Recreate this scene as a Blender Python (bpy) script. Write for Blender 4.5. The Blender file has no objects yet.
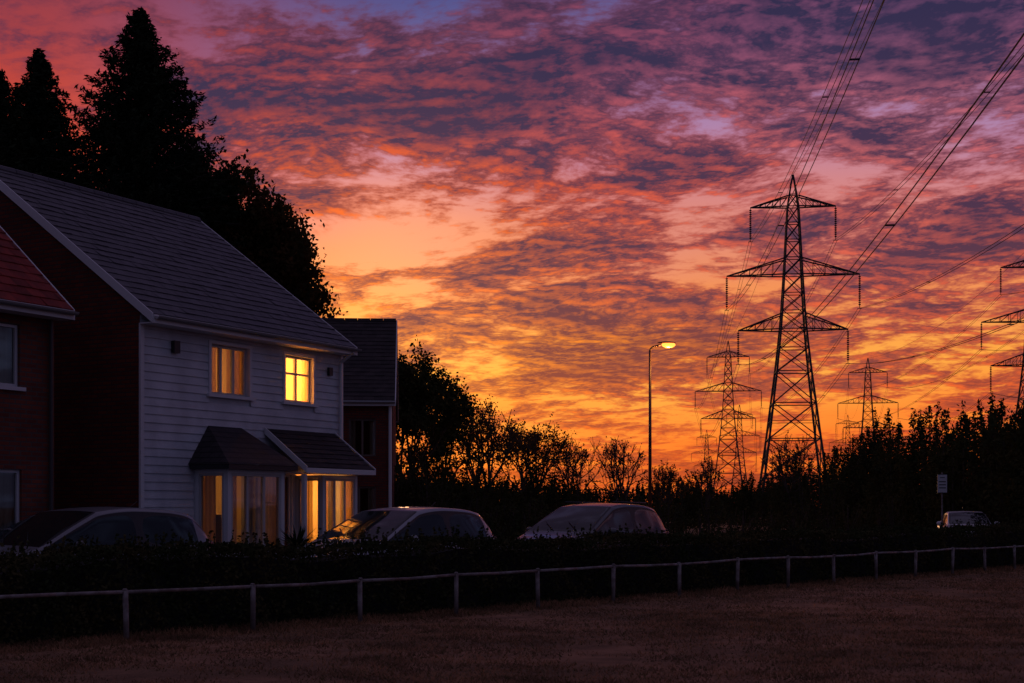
import bpy, math, random
import numpy as np
from mathutils import Vector, Matrix
random.seed(7); rng=np.random.default_rng(11)
sc=bpy.context.scene
sc.view_settings.view_transform='Standard'; sc.view_settings.look='None'
sc.view_settings.exposure=0; sc.view_settings.gamma=1
CH=1.5; F=1422.0; HY=507.0
def at(px,D): return ((px-512)/F*D, D)
def zat(py,D): return CH+(HY-py)*D/F
def lin(r,g,b):
    f=lambda c:(c/255/12.92 if c/255<=.04045 else ((c/255+.055)/1.055)**2.4)
    return (f(r),f(g),f(b),1)
# ------------------------------------------------------------ camera
cam=bpy.data.cameras.new('camera'); camo=bpy.data.objects.new('camera',cam)
sc.collection.objects.link(camo); camo.location=(0,0,CH); camo.rotation_euler=(math.radians(90),0,0)
cam.lens=50; cam.sensor_width=36; cam.shift_y=(HY-341.5)/1024; cam.clip_end=6000; cam.clip_start=.1
sc.camera=camo
# ------------------------------------------------------------ node helpers
class NT:
    def __init__(s,nt): s.nt=nt; s.n=nt.nodes; s.l=nt.links
    def new(s,t,**k):
        n=s.n.new(t)
        for a,b in k.items(): setattr(n,a,b)
        return n
    def put(s,inp,v):
        if isinstance(v,bpy.types.NodeSocket): s.l.new(v,inp)
        else: inp.default_value=v
    def m(s,op,a,b=None,c=None,clamp=False):
        n=s.new('ShaderNodeMath',operation=op); n.use_clamp=clamp
        s.put(n.inputs[0],a)
        if b is not None: s.put(n.inputs[1],b)
        if c is not None: s.put(n.inputs[2],c)
        return n.outputs[0]
    def sm(s,v,a,b,lo=0.,hi=1.):
        n=s.new('ShaderNodeMapRange',interpolation_type='SMOOTHSTEP')
        s.put(n.inputs[0],v)
        for i,x in enumerate((a,b,lo,hi)): n.inputs[1+i].default_value=x
        return n.outputs[0]
    def mix(s,f,a,b,bt='MIX'):
        n=s.new('ShaderNodeMix',data_type='RGBA',blend_type=bt)
        s.put(n.inputs[0],f); s.put(n.inputs[6],a); s.put(n.inputs[7],b)
        return n.outputs[2]
    def noise(s,vec,scale,detail=4,rough=.55,dist=0.,dim='3D'):
        n=s.new('ShaderNodeTexNoise',noise_dimensions=dim)
        if vec is not None: s.l.new(vec,n.inputs['Vector'])
        n.inputs['Scale'].default_value=scale; n.inputs['Detail'].default_value=detail
        n.inputs['Roughness'].default_value=rough; n.inputs['Distortion'].default_value=dist
        return n.outputs['Fac']
    def ramp(s,v,stops,interp='LINEAR'):
        n=s.new('ShaderNodeValToRGB'); s.put(n.inputs[0],v); r=n.color_ramp; r.interpolation=interp
        while len(r.elements)<len(stops): r.elements.new(.5)
        for e,(p,c) in zip(r.elements,stops): e.position=p; e.color=c
        return n.outputs[0]
    def comb(s,x,y,z):
        n=s.new('ShaderNodeCombineXYZ'); s.put(n.inputs[0],x); s.put(n.inputs[1],y); s.put(n.inputs[2],z); return n.outputs[0]
# ------------------------------------------------------------ world
W=bpy.data.worlds.new('World'); sc.world=W; W.use_nodes=True
T=NT(W.node_tree); T.n.clear()
tc=T.new('ShaderNodeTexCoord'); sp=T.new('ShaderNodeSeparateXYZ'); T.l.new(tc.outputs['Generated'],sp.inputs[0])
X,Y,Z=sp.outputs
zc=T.m('MAXIMUM',Z,0.0)
k=T.m('DIVIDE',1.0,T.m('ADD',zc,.15))
u=T.m('MULTIPLY',X,k); v=T.m('MULTIPLY',Y,k)
P0=T.comb(u,v,0.)
w1=T.noise(P0,1.3,2,.5,dim='2D'); w2=T.noise(T.comb(v,u,3.),1.6,2,.5,dim='2D')
uu=T.m('ADD',u,T.m('MULTIPLY',T.m('SUBTRACT',w1,.5),.10))
vv=T.m('ADD',v,T.m('MULTIPLY',T.m('SUBTRACT',w2,.5),.20))
us=T.m('ADD',uu,T.m('MULTIPLY',vv,.18))
big=T.noise(T.comb(T.m('ADD',us,11.4),vv,1.7),2.3,3,.55)
def fine(du,dv):
    a=T.m('ADD',us,du); b=T.m('ADD',vv,dv)
    mid=T.noise(T.comb(a,b,5.3),6.0,4,.60)
    sml=T.noise(T.comb(T.m('ADD',a,7.),T.m('MULTIPLY',b,1.05),9.1),18.,4,.66)
    return T.m('ADD',T.m('MULTIPLY',mid,.56),T.m('MULTIPLY',sml,.44))
F1=fine(0.,0.); F2=fine(-.006,.026)
az=T.m('DIVIDE',X,T.m('MAXIMUM',Y,.05))
D1=T.m('ADD',T.m('MULTIPLY',big,.44),T.m('MULTIPLY',F1,.56))
for px,py,ra,rz,am in ((540,322,.10,.017,.055),(460,100,.11,.03,.045),(640,45,.12,.025,.05),(385,275,.05,.045,-.05),(850,190,.10,.022,-.035),(560,425,.16,.014,-.045),(230,130,.07,.03,.035),(960,270,.10,.022,.04),(930,60,.08,.03,.045),(720,375,.12,.012,.03),(600,220,.10,.02,.02)):
    ac=(px-512)/F; tz=(HY-py)/F; z0=tz/math.sqrt(1+tz*tz)
    q1=T.m('POWER',T.m('MULTIPLY',T.m('SUBTRACT',az,ac),1/ra),2.); q2=T.m('POWER',T.m('MULTIPLY',T.m('SUBTRACT',Z,z0),1/rz),2.)
    g_=T.m('MULTIPLY',T.m('EXPONENT',T.m('MULTIPLY',T.m('ADD',q1,q2),-.7)),am)
    D1=T.m('ADD',D1,g_)
cloud=T.sm(D1,.425,.51)
lit=T.m('ADD',T.m('MULTIPLY',T.m('SUBTRACT',F1,F2),6.2),.24,clamp=True)
thin=T.sm(D1,.455,.55,1.,0.)
lit=T.m('MAXIMUM',lit,T.m('MULTIPLY',thin,.62))
lit=T.m('MULTIPLY',lit,T.sm(D1,.53,.62,1.,.45))
zz=T.m('ADD',T.m('MULTIPLY',zc,2.),T.m('MULTIPLY',T.m('SUBTRACT',w1,.5),.13))
gap=T.ramp(zz,[(0,lin(215,84,35)),(.09,lin(255,128,44)),(.2,lin(255,168,66)),(.3,lin(240,142,86)),(.4,lin(214,132,128)),(.5,lin(172,128,168)),(.6,lin(118,106,160)),(.7,lin(76,80,140)),(1,lin(50,56,110))])
litw=T.ramp(zz,[(0,lin(208,64,26)),(.09,lin(250,100,28)),(.2,lin(255,142,32)),(.3,lin(250,112,32)),(.4,lin(230,82,36)),(.5,lin(204,68,48)),(.6,lin(160,58,66)),(.7,lin(122,52,74)),(1,lin(80,46,84))])
litc=T.ramp(zz,[(0,lin(210,70,34)),(.09,lin(240,94,38)),(.2,lin(240,102,46)),(.3,lin(224,92,62)),(.4,lin(216,98,86)),(.5,lin(188,98,114)),(.6,lin(142,82,120)),(.7,lin(102,68,112)),(1,lin(74,52,98))])
dark=T.ramp(zz,[(0,lin(128,44,38)),(.09,lin(158,60,44)),(.2,lin(122,54,58)),(.3,lin(88,48,70)),(.4,lin(72,43,72)),(.5,lin(58,42,76)),(.62,lin(44,38,74)),(.7,lin(38,35,70)),(1,lin(32,32,62))])
right=T.sm(T.m('ADD',az,T.m('MULTIPLY',T.m('SUBTRACT',w1,.5),.35)),-.10,.24)
litm=T.mix(right,litw,litc)
gapm=T.mix(T.m('SUBTRACT',1.0,T.sm(az,-.34,-.04)),gap,litw)
col=T.mix(cloud,gapm,T.mix(lit,dark,litm))
def glowadd(col,sz,sx,pw,st,cut):
    n=math.sqrt(sx*sx+.985**2+sz*sz)
    dt=T.m('ADD',T.m('ADD',T.m('MULTIPLY',X,sx/n),T.m('MULTIPLY',Y,.985/n)),T.m('MULTIPLY',Z,sz/n))
    glow=T.m('POWER',T.m('MAXIMUM',dt,0.),pw)
    gcol=T.mix(1.0,(1.0,.42,.05,1),T.mix(T.m('MULTIPLY',cloud,T.m('SUBTRACT',1.0,T.m('MULTIPLY',lit,.6))),(1,1,1,1),(cut,cut*.7,cut*.7,1)),'MULTIPLY')
    return T.mix(T.m('MULTIPLY',glow,st),col,gcol,'ADD')
col=glowadd(col,.115,-.10,170.,.55,.15)
dh=T.m('ADD',T.m('MULTIPLY',X,-.1),T.m('MULTIPLY',Y,.99))
away=T.sm(dh,.85,.1)
hi=T.sm(Z,.36,.8)
awc=T.mix(cloud,lin(92,100,140),lin(60,60,90))
col=T.mix(away,col,awc)
col=T.mix(hi,col,T.mix(cloud,lin(112,100,134),lin(84,72,98)))
gnd=T.sm(Z,-.02,.0)
col=T.mix(gnd,(.02,.012,.01,1),col)
bg1=T.new('ShaderNodeBackground'); T.put(bg1.inputs[0],col); bg1.inputs[1].default_value=1.0
sky=T.new('ShaderNodeTexSky',sky_type='NISHITA'); sky.sun_disc=False
sky.sun_elevation=math.radians(1.5); sky.sun_rotation=math.radians(-6)
bg2=T.new('ShaderNodeBackground'); T.l.new(sky.outputs[0],bg2.inputs[0]); bg2.inputs[1].default_value=.005
ad=T.new('ShaderNodeAddShader'); T.l.new(bg1.outputs[0],ad.inputs[0]); T.l.new(bg2.outputs[0],ad.inputs[1])
wo=T.new('ShaderNodeOutputWorld'); T.l.new(ad.outputs[0],wo.inputs[0])
sl=bpy.data.lights.new('sun','SUN'); sl.energy=.4; sl.angle=math.radians(4); sl.color=(1,.5,.22)
so=bpy.data.objects.new('sun',sl); sc.collection.objects.link(so)
so.rotation_euler=Vector((-.104,.994,.06)).to_track_quat('Z','Y').to_euler()
# ------------------------------------------------------------ materials
MATS={}
def mat(name,color,rough=.7,metal=0.,var=None,scale=3.,bump=0.,bscale=20.,spec=.5,emit=None,es=0.,coat=0.):
    if name in MATS: return MATS[name]
    m=bpy.data.materials.new(name); m.use_nodes=True; t=NT(m.node_tree)
    b=t.n['Principled BSDF']; b.inputs['Roughness'].default_value=rough; b.inputs['Metallic'].default_value=metal
    b.inputs['Specular IOR Level'].default_value=spec; b.inputs['Coat Weight'].default_value=coat
    c=(*color,1)
    tcn=t.new('ShaderNodeTexCoord')
    if var is not None:
        nf=t.noise(tcn.outputs['Object'],scale,5,.6)
        t.put(b.inputs['Base Color'],t.mix(t.sm(nf,.35,.65),c,(*var,1)))
    else: b.inputs['Base Color'].default_value=c
    if bump:
        bn=t.new('ShaderNodeBump'); bn.inputs['Strength'].default_value=bump; bn.inputs['Distance'].default_value=.02
        t.put(bn.inputs['Height'],t.noise(tcn.outputs['Object'],bscale,5,.6)); t.put(b.inputs['Normal'],bn.outputs[0])
    if emit: b.inputs['Emission Color'].default_value=(*emit,1); b.inputs['Emission Strength'].default_value=es
    MATS[name]=m; return m
def brick(name,c1,c2,mortar,bw=.225,bh=.075,ms=.012,rough=.85,bump=.6):
    if name in MATS: return MATS[name]
    m=bpy.data.materials.new(name); m.use_nodes=True; t=NT(m.node_tree); b=t.n['Principled BSDF']
    tcn=t.new('ShaderNodeTexCoord'); s=t.new('ShaderNodeSeparateXYZ'); t.l.new(tcn.outputs['Object'],s.inputs[0])
    vec=t.comb(t.m('ADD',s.outputs[0],s.outputs[1]),s.outputs[2],0.)
    br=t.new('ShaderNodeTexBrick'); t.l.new(vec,br.inputs['Vector'])
    br.inputs['Color1'].default_value=(*c1,1); br.inputs['Color2'].default_value=(*c2,1); br.inputs['Mortar'].default_value=(*mortar,1)
    br.inputs['Scale'].default_value=1; br.inputs['Brick Width'].default_value=bw; br.inputs['Row Height'].default_value=bh
    br.inputs['Mortar Size'].default_value=ms; br.inputs['Bias'].default_value=-.1
    nf=t.noise(tcn.outputs['Object'],1.2,6,.65)
    t.put(b.inputs['Base Color'],t.mix(t.sm(nf,.3,.7,.0,.55),br.outputs['Color'],t.mix(1.0,br.outputs['Color'],(.45,.42,.42,1),'MULTIPLY')))
    b.inputs['Roughness'].default_value=rough; b.inputs['Specular IOR Level'].default_value=.2
    bn=t.new('ShaderNodeBump'); bn.inputs['Strength'].default_value=bump; bn.inputs['Distance'].default_value=.008; bn.invert=True
    t.put(bn.inputs['Height'],br.outputs['Fac']); t.put(b.inputs['Normal'],bn.outputs[0])
    MATS[name]=m; return m
def glassmat():
    m=bpy.data.materials.new('window_glass'); m.use_nodes=True; t=NT(m.node_tree); t.n.clear()
    o=t.new('ShaderNodeOutputMaterial'); tr=t.new('ShaderNodeBsdfTransparent'); tr.inputs[0].default_value=(.85,.88,.87,1)
    g=t.new('ShaderNodeBsdfGlossy'); g.inputs['Roughness'].default_value=.02
    fr=t.new('ShaderNodeFresnel'); fr.inputs[0].default_value=1.6
    mx=t.new('ShaderNodeMixShader'); t.put(mx.inputs[0],t.m('MULTIPLY',fr.outputs[0],1.8,clamp=True)); t.l.new(tr.outputs[0],mx.inputs[1]); t.l.new(g.outputs[0],mx.inputs[2]); t.l.new(mx.outputs[0],o.inputs[0])
    return m
def leafmat(name,c,v,trans=.25):
    m=bpy.data.materials.new(name); m.use_nodes=True; t=NT(m.node_tree); t.n.clear()
    o=t.new('ShaderNodeOutputMaterial'); d=t.new('ShaderNodeBsdfDiffuse')
    tcn=t.new('ShaderNodeTexCoord'); nf=t.noise(tcn.outputs['Object'],1.4,2,.6)
    cc=t.mix(t.sm(nf,.35,.65),(*c,1),(*v,1)); t.put(d.inputs[0],cc)
    if trans<=0: t.l.new(d.outputs[0],o.inputs[0]); return m
    tl=t.new('ShaderNodeBsdfTranslucent'); t.put(tl.inputs[0],cc)
    mx=t.new('ShaderNodeMixShader'); mx.inputs[0].default_value=trans
    t.l.new(d.outputs[0],mx.inputs[1]); t.l.new(tl.outputs[0],mx.inputs[2]); t.l.new(mx.outputs[0],o.inputs[0]); return m
def curtainmat():
    m=bpy.data.materials.new('curtain_fabric'); m.use_nodes=True; t=NT(m.node_tree); t.n.clear()
    o=t.new('ShaderNodeOutputMaterial'); d=t.new('ShaderNodeBsdfDiffuse'); tl=t.new('ShaderNodeBsdfTranslucent')
    d.inputs[0].default_value=(.7,.6,.45,1); tl.inputs[0].default_value=(.8,.5,.2,1)
    mx=t.new('ShaderNodeMixShader'); mx.inputs[0].default_value=.45
    t.l.new(d.outputs[0],mx.inputs[1]); t.l.new(tl.outputs[0],mx.inputs[2]); t.l.new(mx.outputs[0],o.inputs[0]); return m
GLASS=glassmat(); CURT=curtainmat()
WHITE=mat('white_upvc',(.62,.62,.63),.45)
CLAD=mat('white_weatherboard',(.62,.63,.66),.6,var=(.46,.47,.50),scale=1.2,bump=.25,bscale=30,spec=.3)
BRICKD=brick('brick_dark_red',(.20,.035,.02),(.12,.025,.018),(.07,.045,.04))
BRICKR=brick('brick_red',(.24,.06,.035),(.15,.04,.028),(.11,.08,.07))
SL=[mat('slate_%d'%i,c,.5,var=v,scale=4,bump=.3,bscale=40,spec=.45) for i,(c,v) in enumerate([((.055,.055,.068),(.042,.040,.052)),((.072,.07,.085),(.052,.05,.062)),((.042,.042,.052),(.05,.05,.06))])]
RT=[mat('red_tile_%d'%i,c,.75,var=v,scale=4,bump=.3,bscale=40,spec=.15) for i,(c,v) in enumerate([((.26,.033,.028),(.17,.028,.025)),((.30,.042,.032),(.19,.033,.03)),((.19,.028,.025),(.13,.024,.02))])]
ST=[mat('dark_slate_%d'%i,c,.75,var=v,scale=4,spec=.2) for i,(c,v) in enumerate([((.045,.034,.034),(.03,.025,.026)),((.055,.042,.042),(.036,.03,.031)),((.038,.030,.030),(.027,.023,.024))])]
ROOM=mat('room_plaster',(.8,.62,.36),.9)
ROOMD=mat('room_dark',(.12,.11,.10),.9)
SHADE=mat('lamp_shade',(.9,.8,.6),.8,emit=(1,.55,.16),es=3)
DOOR=mat('painted_door',(.10,.03,.03),.35)
BLK=mat('black_plastic',(.015,.015,.017),.5)
STEEL=mat('galvanised_steel',(.27,.24,.23),.65,.2,var=(.12,.09,.08),scale=5,bump=.3)
# ------------------------------------------------------------ mesh builder
def link(o,parent=None):
    sc.collection.objects.link(o)
    if parent: o.parent=parent
    return o
def empty(name,loc,rz=0):
    e=bpy.data.objects.new(name,None); e.location=loc; e.rotation_euler=(0,0,rz); e.empty_display_size=.3; return link(e)
class MB:
    def __init__(s): s.v=[]; s.f=[]; s.mi=[]
    def quad(s,pts,mi=0):
        n=len(s.v); s.v+= [tuple(p) for p in pts]; s.f.append(tuple(range(n,n+len(pts)))); s.mi.append(mi)
    def hexa(s,p,mi=0):
        n=len(s.v); s.v+=[tuple(q) for q in p]
        for f in ((0,3,2,1),(4,5,6,7),(0,1,5,4),(1,2,6,5),(2,3,7,6),(3,0,4,7)):
            s.f.append(tuple(n+i for i in f)); s.mi.append(mi)
    def box(s,x0,x1,y0,y1,z0,z1,mi=0):
        s.hexa([(x0,y0,z0),(x1,y0,z0),(x1,y1,z0),(x0,y1,z0),(x0,y0,z1),(x1,y0,z1),(x1,y1,z1),(x0,y1,z1)],mi)
    def obox(s,Tf,s0,s1,d0,d1,z0,z1,mi=0):
        s.hexa([Tf(*q) for q in [(s0,d0,z0),(s1,d0,z0),(s1,d1,z0),(s0,d1,z0),(s0,d0,z1),(s1,d0,z1),(s1,d1,z1),(s0,d1,z1)]],mi)
    def tube(s,p,q,r0,r1=None,n=6,mi=0,cap=True):
        if r1 is None: r1=r0
        p=Vector(p); q=Vector(q); d=q-p
        if d.length<1e-6: return
        d.normalize(); a=d.orthogonal().normalized(); b=d.cross(a); k=len(s.v)
        for c,r in ((p,r0),(q,r1)):
            for i in range(n):
                t=2*math.pi*i/n; s.v.append(tuple(c+a*(math.cos(t)*r)+b*(math.sin(t)*r)))
        for i in range(n):
            j=(i+1)%n; s.f.append((k+i,k+j,k+n+j,k+n+i)); s.mi.append(mi)
        if cap:
            s.f.append(tuple(k+i for i in reversed(range(n)))); s.mi.append(mi)
            s.f.append(tuple(k+n+i for i in range(n))); s.mi.append(mi)
    def obj(s,name,mats,parent=None,smooth=False,loc=None):
        me=bpy.data.meshes.new(name); me.from_pydata(s.v,[],s.f)
        for m in mats: me.materials.append(m)
        me.polygons.foreach_set('material_index',s.mi)
        if smooth: me.polygons.foreach_set('use_smooth',[True]*len(s.f))
        me.update(); o=bpy.data.objects.new(name,me)
        if loc: o.location=loc
        return link(o,parent)
def slates(mb,O,U,V,N,lu,lv,tw=.3,th=.24,nm=3):
    O,U,V,N=map(Vector,(O,U,V,N)); rows=int(math.ceil(lv/th)); th=lv/rows
    for j in range(rows):
        off=(j%2)*tw/2; x=-off
        while x<lu-1e-4:
            a=max(0,x); b=min(lu,x+tw); x+=tw
            if b-a<.02: continue
            a+=.004; b-=.004
            lift=.022+random.uniform(-.003,.008); v0=j*th+random.uniform(-.006,.006); v1=min((j+1)*th+.03,lv); tw_=random.uniform(-.004,.004)
            p=[O+U*a+V*v0+N*(lift+tw_),O+U*b+V*v0+N*(lift-tw_),O+U*b+V*v1+N*.008,O+U*a+V*v1+N*.008]
            m=random.randrange(nm)
            mb.quad(p,m); mb.quad([O+U*a+V*v0,O+U*b+V*v0,p[1],p[0]],m)
def wall_open(mb,Tf,s0,s1,z0,z1,ops,mi,rev=.14,rmi=None):
    xs=sorted({s0,s1,*[o[0] for o in ops],*[o[1] for o in ops]}); zs=sorted({z0,z1,*[o[2] for o in ops],*[o[3] for o in ops]})
    for a,b in zip(xs,xs[1:]):
        for c,d in zip(zs,zs[1:]):
            mx,mz=(a+b)/2,(c+d)/2
            if any(o[0]<mx<o[1] and o[2]<mz<o[3] for o in ops): continue
            mb.quad([Tf(a,0,c),Tf(b,0,c),Tf(b,0,d),Tf(a,0,d)],mi)
    r=mi if rmi is None else rmi
    for a,b,c,d in [o[:4] for o in ops]:
        mb.quad([Tf(a,0,c),Tf(a,rev,c),Tf(a,rev,d),Tf(a,0,d)],r); mb.quad([Tf(b,0,c),Tf(b,0,d),Tf(b,rev,d),Tf(b,rev,c)],r)
        mb.quad([Tf(a,0,d),Tf(a,rev,d),Tf(b,rev,d),Tf(b,0,d)],r); mb.quad([Tf(a,0,c),Tf(b,0,c),Tf(b,rev,c),Tf(a,rev,c)],r)
def window(fr,gl,cu,Tf,a,b,c,d,mull=(.5,),trans=None,curt='both',dep=.05,fw=.05,cw=.24,cdep=.19):
    e=.002
    fr.obox(Tf,a+e,a+fw,dep,dep+.07,c+e,d-e); fr.obox(Tf,b-fw,b-e,dep,dep+.07,c+e,d-e)
    fr.obox(Tf,a+fw,b-fw,dep,dep+.07,d-fw,d-e); fr.obox(Tf,a+fw,b-fw,dep,dep+.07,c+e,c+fw)
    for m in mull:
        x=a+(b-a)*m; fr.obox(Tf,x-.03,x+.03,dep+.004,dep+.066,c+fw,d-fw)
    if trans:
        z=c+(d-c)*trans
        xs=[a+fw]+[a+(b-a)*m for m in mull]+[b-fw]
        for p,q in zip(xs,xs[1:]): fr.obox(Tf,p+(.03 if p!=a+fw else 0),q-(.03 if q!=b-fw else 0),dep+.006,dep+.064,z-.02,z+.02)
    gl.quad([Tf(a+fw,dep+.035,c+fw),Tf(b-fw,dep+.035,c+fw),Tf(b-fw,dep+.035,d-fw),Tf(a+fw,dep+.035,d-fw)])
    def cur(x0,x1):
        n=max(8,int((x1-x0)/.02)); 
        for i in range(n):
            p=x0+(x1-x0)*i/n; q=x0+(x1-x0)*(i+1)/n
            f=lambda x:cdep+.02*math.sin(x*62)+.008*math.sin(x*23)
            cu.quad([Tf(p,f(p),c-.05),Tf(q,f(q),c-.05),Tf(q,f(q),d+.05),Tf(p,f(p),d+.05)])
    w=b-a
    if curt in('both','left'): cur(a-.05,a+w*cw)
    if curt in('both','right'): cur(b-w*cw,b+.05)
def room(mb,a,b,c,d,y0,y1,mi=0):
    mb.quad([(a,y1,c),(b,y1,c),(b,y1,d),(a,y1,d)],mi); mb.quad([(a,y0,c),(a,y1,c),(a,y1,d),(a,y0,d)],mi)
    mb.quad([(b,y0,c),(b,y0,d),(b,y1,d),(b,y1,c)],mi); mb.quad([(a,y0,d),(a,y1,d),(b,y1,d),(b,y0,d)],mi); mb.quad([(a,y0,c),(b,y0,c),(b,y1,c),(a,y1,c)],mi)
def lamp(parent,name,loc,e,col=(1,.43,.10),r=.08):
    l=bpy.data.lights.new(name,'POINT'); l.energy=e; l.color=col; l.shadow_soft_size=r
    o=bpy.data.objects.new(name,l); o.location=loc; link(o,parent); return o
def roof(par,L,Wd,ze,zr,oh,vo,mats,x0=0,th=.24,tw=.3):
    rise=(zr-ze)/(Wd/2+oh); sl=math.hypot(1,rise); lv=(Wd/2+oh)*sl
    r=MB(); slates(r,(x0-vo,-oh,ze),(1,0,0),(0,1/sl,rise/sl),(0,-rise/sl,1/sl),L+2*vo,lv,tw,th)
    slates(r,(x0+L+vo,Wd+oh,ze),(-1,0,0),(0,-1/sl,rise/sl),(0,rise/sl,1/sl),L+2*vo,lv,tw*1.5,th*1.5)
    n=int((L+2*vo)/.4)
    for i in range(n):
        a=x0-vo+(L+2*vo)*i/n; b=a+(L+2*vo)/n-.012
        r.tube((a,Wd/2,zr-.03),(b,Wd/2,zr-.03),.10,.10,8,random.randrange(3))
    r.obj('roof_tiles',mats,par)
    d=MB()
    for sg in (0,1):
        y0=-oh if sg==0 else Wd+oh
        d.quad([(x0-vo,y0,ze-.005),(x0+L+vo,y0,ze-.005),(x0+L+vo,Wd/2,zr-.005),(x0-vo,Wd/2,zr-.005)])
        d.quad([(x0-vo,y0,ze-.13),(x0+L+vo,y0,ze-.13),(x0+L+vo,Wd/2,zr-.13),(x0-vo,Wd/2,zr-.13)])
    d.obj('roof_deck',[BLK],par)
    b=MB()
    for xx in (x0-vo-.03,x0+L+vo):
        for y0,s in ((-oh-.01,1),(Wd+oh+.01,-1)):
            ym=Wd/2
            b.hexa([(xx,y0,ze-.15),(xx+.03,y0,ze-.15),(xx+.03,ym,zr-.15),(xx,ym,zr-.15),(xx,y0,ze+.02),(xx+.03,y0,ze+.02),(xx+.03,ym,zr+.03),(xx,ym,zr+.03)])
    b.box(x0-vo,x0+L+vo,-oh-.03,-oh-.005,ze-.15,ze-.0)
    b.box(x0-vo,x0+L+vo,-oh-.004,-.035,ze-.148,ze-.13)
    b.box(x0-vo,x0+L+vo,Wd+oh+.005,Wd+oh+.03,ze-.15,ze)
    b.obj('bargeboards_and_fascia',[WHITE],par)
    g=MB()
    for i in range(6):
        t0=math.pi+math.pi*i/6; t1=math.pi+math.pi*(i+1)/6
        f=lambda t,x:(x,-oh-.09+.055*math.cos(t),ze-.03+.055*math.sin(t))
        g.quad([f(t0,x0-vo),f(t0,x0+L+vo),f(t1,x0+L+vo),f(t1,x0-vo)])
    g.obj('gutter',[mat('grey_gutter',(.2,.2,.2),.5)],par,True)
# ------------------------------------------------------------ main white house
ANG=math.radians(61)
H=empty('weatherboarded_house',(-6.54,25,0),ANG)
Tf=lambda s,d,z:(s,d,z)
L,WD,ZE,ZR,OH=5.98,8.0,4.86,8.0,.36
W1=(1.83,2.93,3.62,4.56); W2=(4.05,4.97,3.62,4.56)
wl=MB(); G1=(1.5,2.9,.35,2.2); G2=(4.45,5.5,.3,2.2); DR=(3.5,4.3,.1,2.15)
wall_open(wl,Tf,0,L,0,4.9,[W1,W2,G1,G2,DR],0)
def gable(mb,x,mi,WD,ze,zr,oh):
    rise=(zr-ze)/(WD/2+oh); zw=ze+rise*oh-.14
    mb.quad([(x,0,0),(x,WD,0),(x,WD,zw),(x,WD/2,zr-.14),(x,0,zw)],mi)
gable(wl,0,1,WD,ZE,ZR,OH); gable(wl,L,1,WD,ZE,ZR,OH)
wl.quad([(0,WD,0),(L,WD,0),(L,WD,5),(0,WD,5)],1)
wl.obj('walls',[CLAD,BRICKD],H)
cl=MB(); bh=.15
ops=[W1,W2,(1.4,5.6,0,2.35)]
for j in range(int(4.8/bh)):
    z0=j*bh; z1=z0+bh; cuts=[(0,L)]
    for o in ops:
        if z1>o[2]-.03 and z0<o[3]+.03:
            nc=[]
            for a,b in cuts:
                if o[0]-.05>a: nc.append((a,min(b,o[0]-.05)))
                if o[1]+.05<b: nc.append((max(a,o[1]+.05),b))
            cuts=[c for c in nc if c[1]-c[0]>.02]
    for a,b in cuts:
        x=a
        while x<b-1e-3:
            e=min(b,x+random.uniform(2.4,3.8)); jt=random.uniform(-.001,.001)
            cl.quad([(x+.001,-.036+jt,z0),(e-.001,-.036+jt,z0),(e-.001,-.014,z1),(x+.001,-.014,z1)])
            cl.quad([(x,-.012,z0),(e,-.012,z0),(e,-.036+jt,z0),(x,-.036+jt,z0)]); x=e
cl.obj('weatherboard_cladding',[CLAD],H)
tr=MB()
tr.box(-.03,.06,-.045,-.002,0,4.72); tr.box(L-.06,L+.03,-.045,-.002,0,4.72)
for o in (W1,W2):
    tr.box(o[0]-.07,o[0],-.05,-.005,o[2]-.0,o[3]); tr.box(o[1],o[1]+.07,-.05,-.005,o[2],o[3])
    tr.box(o[0]-.07,o[1]+.07,-.05,-.006,o[3],o[3]+.06); tr.box(o[0]-.12,o[1]+.12,-.10,.04,o[2]-.06,o[2])
tr.obj('corner_boards_and_sills',[WHITE],H)
roof(H,L,WD,ZE,ZR,OH,.06,SL)
fr,gl,cu=MB(),MB(),MB()
window(fr,gl,cu,Tf,*W1,mull=(.34,.67),curt='both',cw=.36)
window(fr,gl,cu,Tf,*W2,mull=(.5,),trans=.62,curt='both',cw=.16)
bm=MB(); A,B,PJ=1.4,3.05,.8
TL=lambda s,d,z:(A+d,-s,z)
TR=lambda s,d,z:(B-d,-s,z)
TB=lambda s,d,z:(s,-PJ+d,z)
OL=(.1,PJ-.1,.62,2.12); OF=(A+.1,B-.1,.62,2.12)
wall_open(bm,TL,0,PJ,0,2.25,[OL],0,.05); wall_open(bm,TR,0,PJ,0,2.25,[OL],0,.05); wall_open(bm,TB,A,B,0,2.25,[OF],0,.05)
bm.box(A-.02,B+.02,-PJ-.06,-PJ-.002,.56,.62)
bm.obj('bay_walls',[WHITE],H)
window(fr,gl,cu,TL,*OL,mull=(),curt='left',dep=.01,cw=.5,cdep=.14); window(fr,gl,cu,TR,*OL,mull=(),curt='none',dep=.01)
window(fr,gl,cu,TB,*OF,mull=(.33,.66),curt='both',dep=.01,cw=.2,cdep=.14)
br=MB(); e0,e1,pp,zb,zt=A-.2,B+.2,PJ+.2,2.28,3.02
br.quad([(e0,-pp,zb),(e1,-pp,zb),(B-.35,-.03,zt),(A+.35,-.03,zt)]); br.quad([(e0,-.03,zb),(e0,-pp,zb),(A+.35,-.03,zt)]); br.quad([(e1,-pp,zb),(e1,-.03,zb),(B-.35,-.03,zt)])
br.obj('bay_roof',[brick('small_slate_roof',(.05,.042,.046),(.035,.030,.034),(.015,.015,.018),.25,.10,.01,.6)],H)
bf=MB(); bf.box(e0+.02,e1-.02,-pp+.02,-.05,zb-.09,zb-.005); bf.obj('bay_fascia',[BLK],H)
pa,pb,pz0,pz1,pq=3.42,5.7,2.26,3.04,1.05
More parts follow.
